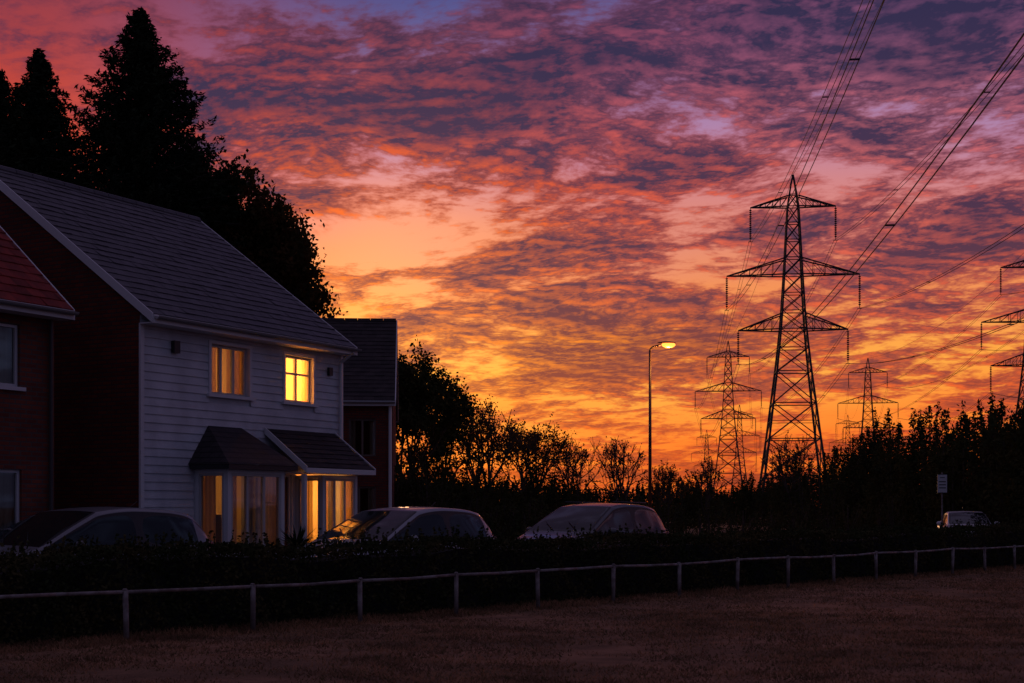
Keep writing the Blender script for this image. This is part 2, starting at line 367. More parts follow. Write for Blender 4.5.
sv=Vector((0,pq-.03,pz1-pz0)); lv=sv.length; sv.normalize()
ps=MB(); slates(ps,(pa,-pq,pz0),(1,0,0),sv,(0,-sv.z,sv.y),pb-pa,lv,.25,.17); ps.obj('porch_roof_tiles',ST,H)
pw=MB()
pw.hexa([(pa,-pq,pz0-.02),(pb,-pq,pz0-.02),(pb,-.04,pz1-.02),(pa,-.04,pz1-.02),(pa,-pq,pz0-.005),(pb,-pq,pz0-.005),(pb,-.04,pz1-.005),(pa,-.04,pz1-.005)],1)
for xx in (pa-.035,pb+.005):
    pw.hexa([(xx,-pq-.02,pz0-.10),(xx+.03,-pq-.02,pz0-.10),(xx+.03,-.04,pz1-.10),(xx,-.04,pz1-.10),(xx,-pq-.02,pz0+.03),(xx+.03,-pq-.02,pz0+.03),(xx+.03,-.04,pz1+.03),(xx,-.04,pz1+.03)],0)
pw.box(pa,pb,-pq-.02,-pq,pz0-.10,pz0,0); pw.box(pa,pb,-pq,-.05,pz0-.10,pz0-.08,0)
pw.box(pa+.02,pa+.1,-.98,-.9,0,pz0-.12,0)
pw.obj('porch_frame',[WHITE,BLK],H)
A2,B2,P2=4.4,5.6,.7
TL2=lambda s,d,z:(A2+d,-s,z); TR2=lambda s,d,z:(B2-d,-s,z); TB2=lambda s,d,z:(s,-P2+d,z)
O2=(.08,P2-.08,.5,2.08); O3=(A2+.08,B2-.08,.5,2.08)
b2=MB(); wall_open(b2,TL2,0,P2,0,2.14,[O2],0,.05); wall_open(b2,TR2,0,P2,0,2.14,[],0,.05); wall_open(b2,TB2,A2,B2,0,2.14,[O3],0,.05)
b2.obj('porch_bay_walls',[WHITE],H)
window(fr,gl,cu,TL2,*O2,mull=(),curt='left',dep=.01,cw=.5,cdep=.12); window(fr,gl,cu,TB2,*O3,mull=(.33,.67),curt='both',dep=.01,cw=.3,cdep=.14)
fr.obj('window_frames',[mat('window_frame_paint',(.45,.44,.43),.45)],H); gl.obj('window_panes',[GLASS],H); cu.obj('curtains',[CURT],H)
dr=MB(); dr.box(3.56,4.24,.06,.11,.1,2.1,0); dr.box(3.5,3.56,.03,.13,.1,2.15,1); dr.box(4.24,4.3,.03,.13,.1,2.15,1); dr.box(3.56,4.24,.03,.13,2.1,2.15,1)
for zc0 in (.25,.95): 
    for xc in (3.64,3.93): dr.box(xc,xc+.23,.045,.06,zc0,zc0+.55,0)
dr.box(3.68,4.12,.05,.06,1.6,1.95,2); dr.tube((4.18,.04,1.05),(4.18,.0,1.05),.02,n=8,mi=3)
dr.box(3.4,4.4,-.6,-.01,0,.1,3)
dr.obj('front_door',[DOOR,WHITE,GLASS,STEEL],H)
rm=MB()
room(rm,1.2,3.4,2.75,4.75,.16,2.6); room(rm,3.6,5.9,2.75,4.75,.16,2.4); room(rm,1.25,3.35,.05,2.45,.16,3.2); room(rm,4.38,5.9,.05,2.45,.16,2.6)
rm.box(1.3,1.9,2.0,2.55,2.76,4.5,1); rm.box(5.3,5.88,1.6,2.3,2.76,4.3,1); rm.box(1.7,2.9,2.9,3.15,.06,1.9,1); rm.box(4.9,5.4,2.3,2.55,.06,1.7,1)
rm.box(2.25,2.75,.5,.8,.06,1.35,1); rm.box(4.6,4.95,.25,.5,.06,1.2,1)
rm.obj('interior_rooms',[ROOM,mat('wood_furniture',(.12,.06,.03),.6)],H)
ls=MB()
for x,y,z in ((2.4,1.2,4.35),(4.55,.9,4.4),(2.2,1.2,1.9),(5.1,1.0,1.9)):
    ls.tube((x,y,z-.12),(x,y,z+.08),.16,.1,12,0,False); ls.tube((x,y,z+.08),(x,y,z+.4),.008,n=4)
ls.obj('pendant_shades',[SHADE],H)
lamp(H,'bedroom_lamp',(2.4,1.2,4.1),11); lamp(H,'landing_lamp',(4.55,.9,4.15),260); lamp(H,'lounge_lamp',(2.4,1.8,1.9),7); lamp(H,'hall_lamp',(5.0,.8,1.7),46)
mi=MB(); mi.box(.75,.9,-.12,-.04,4.28,4.5,0); mi.box(5.45,5.57,-.1,-.04,4.25,4.42,0)
mi.tube((L-.12,-.09,.0),(L-.12,-.09,4.55),.035,n=8,mi=1); mi.tube((L-.12,-.09,4.55),(L-.12,-OH-.06,4.76),.035,n=8,mi=1)
mi.obj('vents_and_downpipe',[BLK,WHITE],H)
# ------------------------------------------------------------ red-tiled neighbour
N0=Vector((-7.55,23.45,0)); dX=Vector((math.cos(ANG),math.sin(ANG),0)); NL=7.0
H2=empty('red_brick_house',N0-dX*NL,ANG)
w2=MB(); oo=[(NL-1.95,NL-.72,3.42,4.42),(NL-1.95,NL-.68,.8,2.1),(1,2.4,3.42,4.42),(1,2.6,.8,2.1)]
wall_open(w2,Tf,0,NL,0,4.7,oo,0); gable(w2,0,0,7.4,4.72,8.3,.35); gable(w2,NL,0,7.4,4.72,8.3,.35); w2.quad([(0,7.4,0),(NL,7.4,0),(NL,7.4,4.9),(0,7.4,4.9)],0)
w2.obj('walls',[BRICKR],H2); roof(H2,NL,7.4,4.72,8.3,.35,.08,RT)
f2,g2,c2=MB(),MB(),MB()
for o in oo:
    window(f2,g2,c2,Tf,*o,mull=(.5,),curt='both'); f2.box(o[0]-.08,o[1]+.08,-.06,.04,o[2]-.06,o[2])
f2.obj('window_frames',[WHITE],H2); g2.obj('window_panes',[GLASS],H2); c2.obj('curtains',[CURT],H2)
r2=MB(); room(r2,NL-2.4,NL-.2,3,4.65,.16,2.5); room(r2,NL-2.4,NL-.2,.1,2.4,.16,2.5); room(r2,.5,3,3,4.65,.16,2.5); room(r2,.5,3,.1,2.4,.16,2.5); r2.obj('interior_rooms',[ROOMD],H2)
dp=MB(); dp.tube((NL-.12,-.06,0),(NL-.12,-.06,4.6),.035,n=8); dp.box(2.9,3.8,-.02,.05,.1,2.15); dp.obj('downpipe_and_door',[mat('black_iron_pipe',(.05,.04,.04),.5)],H2)
# ------------------------------------------------------------ third house
a3=math.radians(4)
H3=empty('brick_gabled_house',(at(393,42)[0]-6.5*math.cos(a3),42-6.5*math.sin(a3),0),a3)
w3=MB(); o3=[(5.2,6.0,3.0,4.1),(5.0,6.0,.9,2.1),(1.2,2.3,3.0,4.1)]
wall_open(w3,Tf,0,6.5,0,4.6,o3,0); gable(w3,0,0,7.6,4.62,7.5,.2); gable(w3,6.5,0,7.6,4.62,7.5,.2); w3.quad([(0,7.6,0),(6.5,7.6,0),(6.5,7.6,4.7),(0,7.6,4.7)],0)
w3.obj('walls',[BRICKD],H3); roof(H3,6.5,7.6,4.62,7.5,.2,.06,ST)
f3,g3,c3=MB(),MB(),MB()
for o in o3: window(f3,g3,c3,Tf,*o,mull=(.5,),curt='both')
f3.obj('window_frames',[mat('brown_frame',(.12,.08,.06),.5)],H3); g3.obj('window_panes',[GLASS],H3); c3.obj('curtains',[CURT],H3)
r3=MB(); room(r3,4.6,6.3,2.8,4.4,.16,2.5); room(r3,4.6,6.3,.1,2.4,.16,2.5); room(r3,.8,2.7,2.8,4.4,.16,2.5); r3.obj('interior_rooms',[ROOMD],H3)
d3=MB(); d3.tube((6.42,-.08,0),(6.42,-.08,4.5),.05,n=8); d3.obj('downpipe',[WHITE],H3)
# ------------------------------------------------------------ ground, road, pavement
def groundmat():
    m=bpy.data.materials.new('dry_grass_ground'); m.use_nodes=True; t=NT(m.node_tree); b=t.n['Principled BSDF']
    tcn=t.new('ShaderNodeTexCoord'); o=tcn.outputs['Object']
    n1=t.noise(o,.3,5,.6); n2=t.noise(o,2.2,6,.7); n3=t.noise(o,28.,4,.7)
    c=t.mix(t.sm(n1,.38,.62),(.42,.22,.125,1),(.18,.11,.065,1)); c=t.mix(t.sm(n2,.4,.65,0,.75),c,(.13,.075,.045,1)); c=t.mix(t.sm(n3,.4,.65,0,.4),c,(.42,.24,.14,1))
    t.put(b.inputs['Base Color'],c); b.inputs['Roughness'].default_value=.95; b.inputs['Specular IOR Level'].default_value=.1
    bn=t.new('ShaderNodeBump'); bn.inputs['Strength'].default_value=.9; bn.inputs['Distance'].default_value=.05
    t.put(bn.inputs['Height'],t.m('ADD',n3,n2)); t.put(b.inputs['Normal'],bn.outputs[0]); return m
g=MB(); g.quad([(-3000,-3000,0),(3000,-3000,0),(3000,3000,0),(-3000,3000,0)]); g.obj('ground',[groundmat()])
RA=Vector((-4.27,15.8,0)); RD=Vector((.666,.745,0)).normalized(); RN=Vector((-RD.y,RD.x,0))
def strip(name,p0,p1,z0,z1,m,a=-40,b=110):
    s=MB(); q=[RA+RD*a+RN*p0,RA+RD*b+RN*p0,RA+RD*b+RN*p1,RA+RD*a+RN*p1]
    s.hexa([(v.x,v.y,z0) for v in q]+[(v.x,v.y,z1) for v in q]); return s.obj(name,[m])
ASPH=mat('asphalt',(.05,.05,.052),.85,var=(.04,.04,.042),scale=6,bump=.5,bscale=90); PAV=mat('concrete_paving',(.25,.24,.23),.85,var=(.18,.17,.17),scale=3,bump=.3,bscale=40)
strip('road',3.2,9.2,-.05,.004,ASPH); strip('kerb',3.07,3.2,-.05,.12,PAV); strip('kerb',9.2,9.33,-.05,.12,PAV); strip('pavement',9.33,10.8,-.05,.10,PAV)
mk=MB()
for i in range(-20,60):
    a=RA+RD*(i*1.9)+RN*6.9; b=a+RD*1.0
    mk.quad([(a-RN*.05)+Vector((0,0,.008)),(b-RN*.05)+Vector((0,0,.008)),(b+RN*.05)+Vector((0,0,.008)),(a+RN*.05)+Vector((0,0,.008))])
mk.obj('road_markings',[mat('road_paint',(.7,.7,.68),.7,var=(.45,.45,.44),scale=12)])
# ------------------------------------------------------------ knee rail
kr=empty('knee_rail_fence',RA,math.atan2(RD.y,RD.x)); km=MB()
s=-10.56; px0=None
while s<42:
    hgt=.58+random.uniform(-.02,.015); lean=random.uniform(-.025,.025)
    km.tube((s,0,-.05),(s+lean,random.uniform(-.012,.012),hgt),.032,n=10,mi=0); km.tube((s+lean,0,hgt),(s+lean,0,hgt+.02),.034,.02,10)
    if px0:
        m0=Vector((px0[0],0,px0[1]-.02)); m1=Vector((s+lean,0,hgt-.02)); mm=(m0+m1)/2+Vector((0,0,random.uniform(-.014,.004)))
        km.tube(m0,mm,.021,n=8); km.tube(mm,m1,.021,n=8)
    px0=(s+lean,hgt); s+=1.76+random.uniform(-.06,.06)
km.obj('posts_and_rail',[STEEL],kr,True)
# ------------------------------------------------------------ foliage tools
def leaves(C,size,aspect=.6,flat=0.):
    n=len(C); a=rng.normal(size=(n,3)); a[:,2]*=(1-flat); a/=np.linalg.norm(a,axis=1)[:,None]
    b=rng.normal(size=(n,3)); b-=a*(a*b).sum(1)[:,None]; b/=np.linalg.norm(b,axis=1)[:,None]
    s=(size*rng.uniform(.6,1.3,n))[:,None]
    a=a*s*.5; b=b*s*.5*aspect
    return np.stack([C-a,C+b,C+a,C-b],1).reshape(-1,3)
def quadobj(name,V,mats,parent=None,mi=None,tri=False,loc=None):
    k=3 if tri else 4; n=len(V)//k; me=bpy.data.meshes.new(name)
    me.vertices.add(len(V)); me.vertices.foreach_set('co',V.astype(np.float32).ravel())
    me.loops.add(len(V)); me.loops.foreach_set('vertex_index',np.arange(len(V),dtype=np.int32))
    me.polygons.add(n); me.polygons.foreach_set('loop_start',np.arange(0,len(V),k,dtype=np.int32))
    for m in mats: me.materials.append(m)
    if mi is not None: me.polygons.foreach_set('material_index',mi.astype(np.int32))
    me.update(calc_edges=True); me.validate()
    o=bpy.data.objects.new(name,me)
    if loc: o.location=loc
    return link(o,parent)
BARK=mat('bark',(.07,.05,.04),.9,var=(.04,.03,.025),scale=6,bump=.6,bscale=15)
LG=leafmat('leaf_green',(.035,.045,.02),(.06,.055,.022),.15); LC=leafmat('conifer_needles',(.018,.026,.016),(.03,.04,.02),0)
LB=leafmat('leaf_turning',(.10,.05,.02),(.05,.045,.02),.35)
LA=leafmat('leaf_autumn',(.13,.06,.022),(.08,.06,.025),.4); LH=leafmat('hedge_leaf',(.032,.040,.018),(.07,.056,.024),0)
def conifer(name,px,D,ptop,rfun,dens=1.0,lean=0):
    x,y=at(px,D); hh=zat(ptop,D); e=empty(name,(x,y,0)); t=MB(); C=[]
    t.tube((0,0,0),(lean*.5,0,hh*.5),.32,.2,8); t.tube((lean*.5,0,hh*.5),(lean,0,hh*.98),.2,.02,8)
    z=1.5
    while z<hh-.05:
        q=(hh-z)/hh; R=rfun(hh-z); nb=int(9+8*q); cx=lean*z/hh
        for i in range(nb):
            a=random.uniform(0,2*math.pi); l=R*random.choice([random.uniform(.6,.9),random.uniform(.85,1.0),random.uniform(.95,1.1)]); dz=random.uniform(-.22,.12)*l
            tip=(cx+math.cos(a)*l,math.sin(a)*l,z+dz); t.tube((cx,0,z),tip,.03,.008,4,cap=False)
            m=int((14+l*46)*dens); u=rng.uniform(.02,1.04,m)**.85
            sp=.035+.17*(1-u)*min(l,1.6)
            P=np.stack([cx+np.cos(a)*l*u,np.sin(a)*l*u,z+dz*u+.12*l*u**3-.15*l*(u*(1-u))],1)+rng.normal(size=(m,3))*np.stack([sp,sp,sp*.7+.03],1)
            C.append(P)
        z+=.15+.08*q
    m=60; u=rng.uniform(0,1,m); C.append(np.stack([lean+rng.normal(size=m)*.035*(1.5-u),rng.normal(size=m)*.035,hh-.8+u*.85],1))
    t.obj('trunk_and_branches',[BARK],e); C=np.concatenate(C); quadobj('needles',leaves(C,.20,.34,.3),[LC],e); return e
def tree(name,px,D,ptop,R,zb=.25,leafd=1.0,lsize=.17,mat_=LG,depth=4,seed=1,spread=.28,br=1.):
    random.seed(seed); x,y=at(px,D); hh=zat(ptop,D); e=empty(name,(x,y,0)); t=MB(); tips=[]
    def grow(p,d,l,r,k):
        q=p+d*l; t.tube(p,q,max(r,.012*br),max(r*.7,.010*br),5 if k<2 else 3,cap=False)
        if k>=2: tips.append((p+q)/2); 
        if k>=depth: tips.append(q); return
        for i in range(3 if k<3 else random.choice([2,3])):
            nd=(d+Vector((random.gauss(0,.5),random.gauss(0,.5),random.gauss(.12,.35)))).normalized()
            grow(q,nd,l*random.uniform(.62,.85),r*.62,k+1)
    base=hh*zb*.7
    t.tube((0,0,0),(0,0,base),hh*.018+.03,hh*.014+.02,8)
    for i in range(5):
        a=i*1.26+random.uniform(-.3,.3); d=Vector((math.cos(a)*.45,math.sin(a)*.45,1)).normalized() if i else Vector((0,0,1))
        grow(Vector((0,0,base)),d,hh*.2,hh*.011+.015,1)
    top=np.array([q[:] for q in tips]); mz=top[:,2].max(); mr=np.percentile(np.hypot(top[:,0],top[:,1]),92)
    def fix(A):
        A=A.copy(); up=np.clip((A[:,2]-base)/(mz-base),0,1.2); A[:,2]=np.where(A[:,2]>base,base+up*(hh-base-spread*.6),A[:,2])
        A[:,0]*=R/mr; A[:,1]*=R/mr; return A
    t.v=[tuple(v) for v in fix(np.array(t.v))]; top=fix(top); t.obj('trunk_and_branches',[BARK],e)
    n=max(1,int(26*leafd)); C=np.repeat(top,n,0)+rng.normal(size=(len(top)*n,3))*spread*rng.uniform(.4,1.1,size=(len(top)*n,1))
    quadobj('foliage',leaves(C,lsize,.65),[mat_],e)
    return e
conifer('conifer_tree',141,46,10,lambda t:.06+min(.66*t**.88,3.1)*(1+.06*math.sin(t*5)),1.2)
conifer('conifer_tree',36,46,50,lambda t:.06+min(.52*t**.88,1.6)*(1+.08*math.sin(t*5)),1.1,.1)
conifer('conifer_tree',4,48,72,lambda t:.06+min(.55*t**.85,1.9),1.1,-.2)
tree('broadleaf_tree',214,50,143,2.1,.3,1.5,.18,LG,5,3,spread=.28)
tree('broadleaf_tree',260,48,172,1.9,.25,1.2,.17,LB,5,5,spread=.26)
tree('broadleaf_tree',289,49,212,1.4,.2,1.2,.16,LB,5,8,spread=.24)
tree('broadleaf_tree',410,60,344,2.3,.15,.9,.16,LG,5,9,spread=.25)
tree('broadleaf_tree',444,66,400,1.5,.1,.7,.16,LG,4,10,spread=.28)
tree('autumn_tree',486,68,396,2.3,.15,.14,.13,LA,5,12,spread=.20,br=1.6)
tree('autumn_tree',532,74,418,2.0,.1,.20,.14,LA,5,14,spread=.22,br=1.6)
tree('bare_tree',576,80,434,1.5,.12,.06,.12,LA,5,15,spread=.18,br=1.6)
tree('bare_tree',622,82,434,2.0,.12,.05,.12,LA,5,16,spread=.18,br=1.6)
tree('bare_tree',668,90,458,1.4,.12,.10,.13,LA,5,20,spread=.18,br=1.6)
tree('bare_tree',706,100,454,1.6,.1,.15,.15,LA,4,17,spread=.2,br=2.)
tree('bare_tree',795,95,430,1.9,.12,.05,.13,LA,5,18,spread=.2,br=2.)
random.seed(99)
def mass(name,pts,n,lsize,mt,dens=90):
    C=[]; t=MB()
    for i in range(n):
        f=i/(n-1)*(len(pts)-1); k=min(int(f),len(pts)-2); f-=k
        px=pts[k][0]*(1-f)+pts[k+1][0]*f; D=pts[k][1]*(1-f)+pts[k+1][1]*f; py=pts[k][2]*(1-f)+pts[k+1][2]*f; dp=pts[k][3]*(1-f)+pts[k+1][3]*f
        D+=random.uniform(-dp,dp); x,y=at(px+random.uniform(-8,8),D); h=zat(py,D)*random.uniform(.70,1.08)
        w=random.uniform(.8,1.4)*(.5+h*.16)
        t.tube((x,y,0),(x,y,h*.8),.07,.02,5,cap=False)
        ns=random.randint(6,10)
        for j in range(ns):
            a=random.uniform(0,6.28); r=random.uniform(0,w); hx=h*(1-.35*(r/w)**2)*random.uniform(.78,1.08)
            tx,ty=x+math.cos(a)*r,y+math.sin(a)*r
            t.tube((x,y,h*.1),(tx,ty,hx),.025,.006,3,cap=False)
            m=int(dens*h/4); u=rng.uniform(0,1,m)**.8
            sp=(.30*(1-u**2)+.03)*w*.8
            C.append(np.stack([x+(tx-x)*u**.6+rng.normal(size=m)*sp,y+(ty-y)*u**.6+rng.normal(size=m)*sp,hx*u+rng.normal(size=m)*.06],1))
    C=np.concatenate(C); C=C[C[:,2]>0]; e=empty(name,(0,0,0)); t.obj('stems',[BARK],e); quadobj('foliage',leaves(C,lsize,.5),[mt],e)
mass('hedgerow_trees',[(1130,42,385,2),(1060,47,392,3),(1000,55,398,3),(950,62,402,4),(900,72,416,4),(850,85,436,5),(800,100,456,5),(750,115,474,6),(700,135,484,6)],95,.18,LG,dens=190)
mass('background_shrubs',[(380,62,470,3),(430,64,468,3),(470,70,460,3),(520,72,462,4),(560,75,474,4),(610,85,480,5),(660,95,482,6),(720,110,486,6)],60,.17,LG,dens=150)
mass('distant_tree_line',[(-300,160,440,10),(100,170,450,10),(400,180,474,10),(560,190,482,10),(800,220,482,10),(1100,230,470,10),(1500,200,450,10)],150,.5,LC,dens=60)
mass('garden_shrubs',[(395,47,462,2),(415,46,452,2),(435,45,474,2),(500,46,490,2),(540,48,494,2),(620,50,498,2),(700,55,498,3),(800,58,500,3),(900,60,494,3)],60,.12,LG,dens=110)
def hedge():
    e=empty('clipped_hedge',RA,math.atan2(RD.y,RD.x)); a,b=-12.,46.; y0,y1=.55,1.75
    top=lambda x:.99+.035*np.sin(x*1.3)+.03*np.sin(x*3.1+1)+.02*np.sin(x*7.7)
    N=140000; x=a+(b-a)*rng.uniform(0,1,N)**1.5; side=rng.uniform(size=N); dep=np.abs(rng.normal(size=N))*.07
    Yv=np.where(side<.5,y0+dep,rng.uniform(y0,y1,N)); Zv=np.where(side<.5,rng.uniform(0.02,1,N)*top(x),top(x)-dep)
    back=side>.88; Yv[back]=y1-dep[back]; Zv[back]=rng.uniform(0,1,back.sum())*top(x[back])
    Yv+=.07*np.sin(x*2.3)+.05*np.sin(x*5+Zv*6)+.03*np.sin(x*13+Zv*9)
    Zv+=rng.normal(size=N)*.015; Yv+=rng.normal(size=N)*.018
    C=np.stack([x,Yv,Zv],1); S=[]
    for i in range(900):
        sx_=a+(b-a)*random.random()**1.4; sy_=random.uniform(y0,y1); l=random.uniform(.04,.2); m=8; u_=np.linspace(0,1,m)
        S.append(np.stack([sx_+u_*random.uniform(-.05,.05),sy_+u_*random.uniform(-.05,.05),top(sx_)+u_*l],1)+rng.normal(size=(m,3))*.008)
    C=np.concatenate([C]+S); quadobj('leaves',leaves(C,.06,.6),[LH],e)
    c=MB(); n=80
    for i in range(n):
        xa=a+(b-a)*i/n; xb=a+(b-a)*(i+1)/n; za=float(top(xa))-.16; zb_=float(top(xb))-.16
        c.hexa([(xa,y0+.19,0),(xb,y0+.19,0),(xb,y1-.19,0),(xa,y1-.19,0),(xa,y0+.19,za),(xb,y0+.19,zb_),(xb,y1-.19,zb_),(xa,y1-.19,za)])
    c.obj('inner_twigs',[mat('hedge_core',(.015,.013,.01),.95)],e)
hedge()
def grass():
    N=300000; y=10.8+rng.uniform(size=N)**1.25*26; x=rng.uniform(-.43,.43,N)*y
    p=np.stack([x,y],1)-np.array([RA.x,RA.y]); perp=p@np.array([RN.x,RN.y]); k=perp<.75; x,y,perp=x[k],y[k],perp[k]
    den=.55+.45*np.sin(x*.9+1.2*np.sin(y*.6))*np.sin(y*.7+np.sin(x*.8)*1.3)+.3*np.sin(x*3.1+y*2.2)*np.sin(y*2.7-x*1.4)
    k=(rng.uniform(size=len(x))<den)|(perp>-.3); x,y,perp=x[k],y[k],perp[k]; n=len(x)
    cl_=.5+.5*np.sin(x*1.7+np.sin(y*1.3)*2)*np.sin(y*2.1+np.sin(x)*1.5)
    h=(.014+.028*rng.uniform(size=n)*(.4+cl_))*np.where(perp>-.25,2.2,1.); w=.006+.006*rng.uniform(size=n)*(y/14)
    a=rng.uniform(0,np.pi,n); l=rng.normal(size=(n,2))*.7*h[:,None]
    z0=np.zeros(n)
    V=np.stack([np.stack([x-np.cos(a)*w,y-np.sin(a)*w,z0],1),np.stack([x+np.cos(a)*w,y+np.sin(a)*w,z0],1),np.stack([x+l[:,0],y+l[:,1],h],1)],1).reshape(-1,3)
    quadobj('grass',V,[leafmat('dry_grass_blade',(.44,.24,.13),(.20,.12,.07),.4),leafmat('green_grass_blade',(.18,.12,.055),(.11,.085,.04),.4)],mi=(rng.uniform(size=n)<.3).astype(int),tri=True)
grass()
# ------------------------------------------------------------ pylons
def pylon_mesh():
    t=MB(); lv=[(0,4.9),(5.5,4.2),(11,3.5),(16,2.9),(20.5,2.35),(23.8,2.0),(26.4,1.75),(29,1.55),(31.5,1.4),(34.1,1.25),(36.5,1.12),(39,1.0),(41.4,.88),(43.7,.75),(45.4,.5),(48.2,.05)]
    cs=[(-1,-1),(1,-1),(1,1),(-1,1)]
    for (z0,w0),(z1,w1) in zip(lv,lv[1:]):
        r=.23-.10*z0/48; b=.10 if z0<20 else .08
        P=[Vector((cx*w0,cy*w0,z0)) for cx,cy in cs]; Q=[Vector((cx*w1,cy*w1,z1)) for cx,cy in cs]
        for i in range(4):
            j=(i+1)%4; t.tube(P[i],Q[i],r,n=4,cap=False); t.tube(P[i],Q[j],b,n=4,cap=False); t.tube(P[j],Q[i],b,n=4,cap=False)
            if z1<47: t.tube(Q[i],Q[j],b,n=4,cap=False)
            if z0<16:
                M=(P[i]+P[j]+Q[i]+Q[j])/4; t.tube((P[i]+Q[i])/2,M,.06,n=4,cap=False); t.tube((P[j]+Q[j])/2,M,.06,n=4,cap=False)
    for z,ext,bw,hh in ((43.7,5.9,.75,1.5),(34.1,9.2,1.25,2.3),(26.4,7.6,1.75,2.2)):
        for s in (-1,1):
            tip=Vector((s*ext,0,z))
            for cy in (-1,1):
                lo=Vector((s*bw,cy*bw,z)); up=Vector((s*bw*.93,cy*bw*.93,z+hh))
                t.tube(lo,tip,.12,n=4,cap=False); t.tube(up,tip,.12,n=4,cap=False)
                n=5; pl,pu=lo,up
                for i in range(1,n):
                    a=lo.lerp(tip,i/n); b=up.lerp(tip,i/n); t.tube(a,b,.05,n=4,cap=False); t.tube(pu,a,.05,n=4,cap=False); pu=b
            for i in range(1,5):
                a=Vector((s*bw,bw,z)).lerp(tip,i/5); b=Vector((s*bw,-bw,z)).lerp(tip,i/5); t.tube(a,b,.05,n=4,cap=False)
            for i in range(14):
                zz_=z-.3-i*.3; t.tube((s*ext,0,zz_),(s*ext,0,zz_-.16),.19,.13,6)
            t.tube((s*ext,0,z),(s*ext,0,z-4.8),.06,n=4)
            t.tube((s*ext-.3,0,z-4.8),(s*ext+.3,0,z-4.8),.06,n=4)
    for cx,cy in cs: t.box(cx*4.9-.5,cx*4.9+.5,cy*4.9-.5,cy*4.9+.5,-.2,.25,1)
    return t.obj('electricity_pylon',[mat('pylon_steel',(.05,.045,.05),.8,.0,spec=.2),PAV])
def yaw(d): return math.atan2(d.y,d.x)-math.pi/2
def line(pts,first_obj,name,rad,sag):
    w=MB(); yaws=[]
    P=[Vector((*p,0)) for p in pts]
    for i,p in enumerate(P):
        d=(P[min(i+1,len(P)-1)]-P[max(i-1,0)]).normalized(); yw=yaw(d); yaws.append(yw)
        if first_obj[0] is None: first_obj[0]=pylon_mesh(); o=first_obj[0]
        else:
            o=bpy.data.objects.new('electricity_pylon',first_obj[0].data); link(o)
        o.location=(p.x,p.y,0); o.rotation_euler=(0,0,yw)
    att=[(s*e,z-4.8) for z,e in ((43.7,5.9),(34.1,9.2),(26.4,7.6)) for s in (-1,1)]+[(0,48.2)]
    for i in range(len(P)-1):
        for ax,azz in att:
            for off in ((-.22,.22) if azz<48 else (0,)):
                a=P[i]+Vector((math.cos(yaws[i])*(ax+off),math.sin(yaws[i])*(ax+off),azz)); b=P[i+1]+Vector((math.cos(yaws[i+1])*(ax+off),math.sin(yaws[i+1])*(ax+off),azz))
                sg=sag*((b-a).length/230)**2*(.8 if azz>48 else 1); n=36; pr=a
                for j in range(1,n+1):
                    t=j/n; q=a.lerp(b,t); q.z-=4*sg*t*(1-t); w.tube(pr,q,rad*(1. if i==0 else 1.1),n=3,cap=False); pr=q
            if azz<48:
                for t in (.15,.32,.48,.64,.8):
                    c=P[i].lerp(P[i+1],t); yw=yaws[i]*(1-t)+yaws[i+1]*t; zz_=azz-4*sg*t*(1-t)
                    w.tube(c+Vector((math.cos(yw)*(ax-.24),math.sin(yw)*(ax-.24),zz_)),c+Vector((math.cos(yw)*(ax+.24),math.sin(yw)*(ax+.24),zz_)),rad*1.8,n=4)
    w.obj(name,[mat('conductor_aluminium',(.05,.045,.05),.8,.0,spec=.2)])
fo=[None]
line([(11.6,-60),(39.5,200),(60.8,400),(104,650),(118,862)],fo,'power_lines',.031,5.5)
line([(62,10),(92,250),(111.6,446),(170,720)],fo,'power_lines',.03,7.)
# ------------------------------------------------------------ street lamp
lx,ly=at(650,57); LP=empty('street_lamp',(lx,ly,0)); lm=MB(); LPC=mat('lamp_column_paint',(.12,.05,.035),.5,.1)
lm.tube((0,0,0),(0,0,1.3),.10,.10,12); lm.tube((0,0,1.3),(0,0,7.75),.075,.05,12)
pr=Vector((0,0,7.75))
for i in range(1,7):
    t=i/6*math.pi/2*.9; q=Vector((.3*(1-math.cos(t)),0,7.75+.20*math.sin(t))); lm.tube(pr,q,.042,n=8); pr=q
lm.tube(pr,(.42,0,8.0),.038,n=8)
lm.obj('column',[LPC],LP,True)
hd=MB()
def ell(mb,c,r,n=12,m=8,mi=0,zmin=-1,zmax=1):
    k=len(mb.v)
    for i in range(m+1):
        ph=-math.pi/2+math.pi*i/m; 
        for j in range(n):
            th=2*math.pi*j/n; zz_=max(zmin,min(zmax,math.sin(ph)))
            mb.v.append((c[0]+r[0]*math.cos(ph)*math.cos(th),c[1]+r[1]*math.cos(ph)*math.sin(th),c[2]+r[2]*zz_))
    for i in range(m):
        for j in range(n):
            mb.f.append((k+i*n+j,k+i*n+(j+1)%n,k+(i+1)*n+(j+1)%n,k+(i+1)*n+j)); mb.mi.append(mi)
ell(hd,(.66,0,8.07),(.38,.15,.07),zmin=-.1); hd.obj('lantern_housing',[LPC],LP,True)
hb=MB(); ell(hb,(.74,0,8.0),(.28,.14,.12)); hb.obj('lantern_bowl',[mat('sodium_bowl',(.2,.1,.05),.4,emit=(1,.22,.03),es=4.0)],LP,True)
lamp(LP,'sodium_lamp',(.74,0,7.76),110,(1,.42,.10),.1)
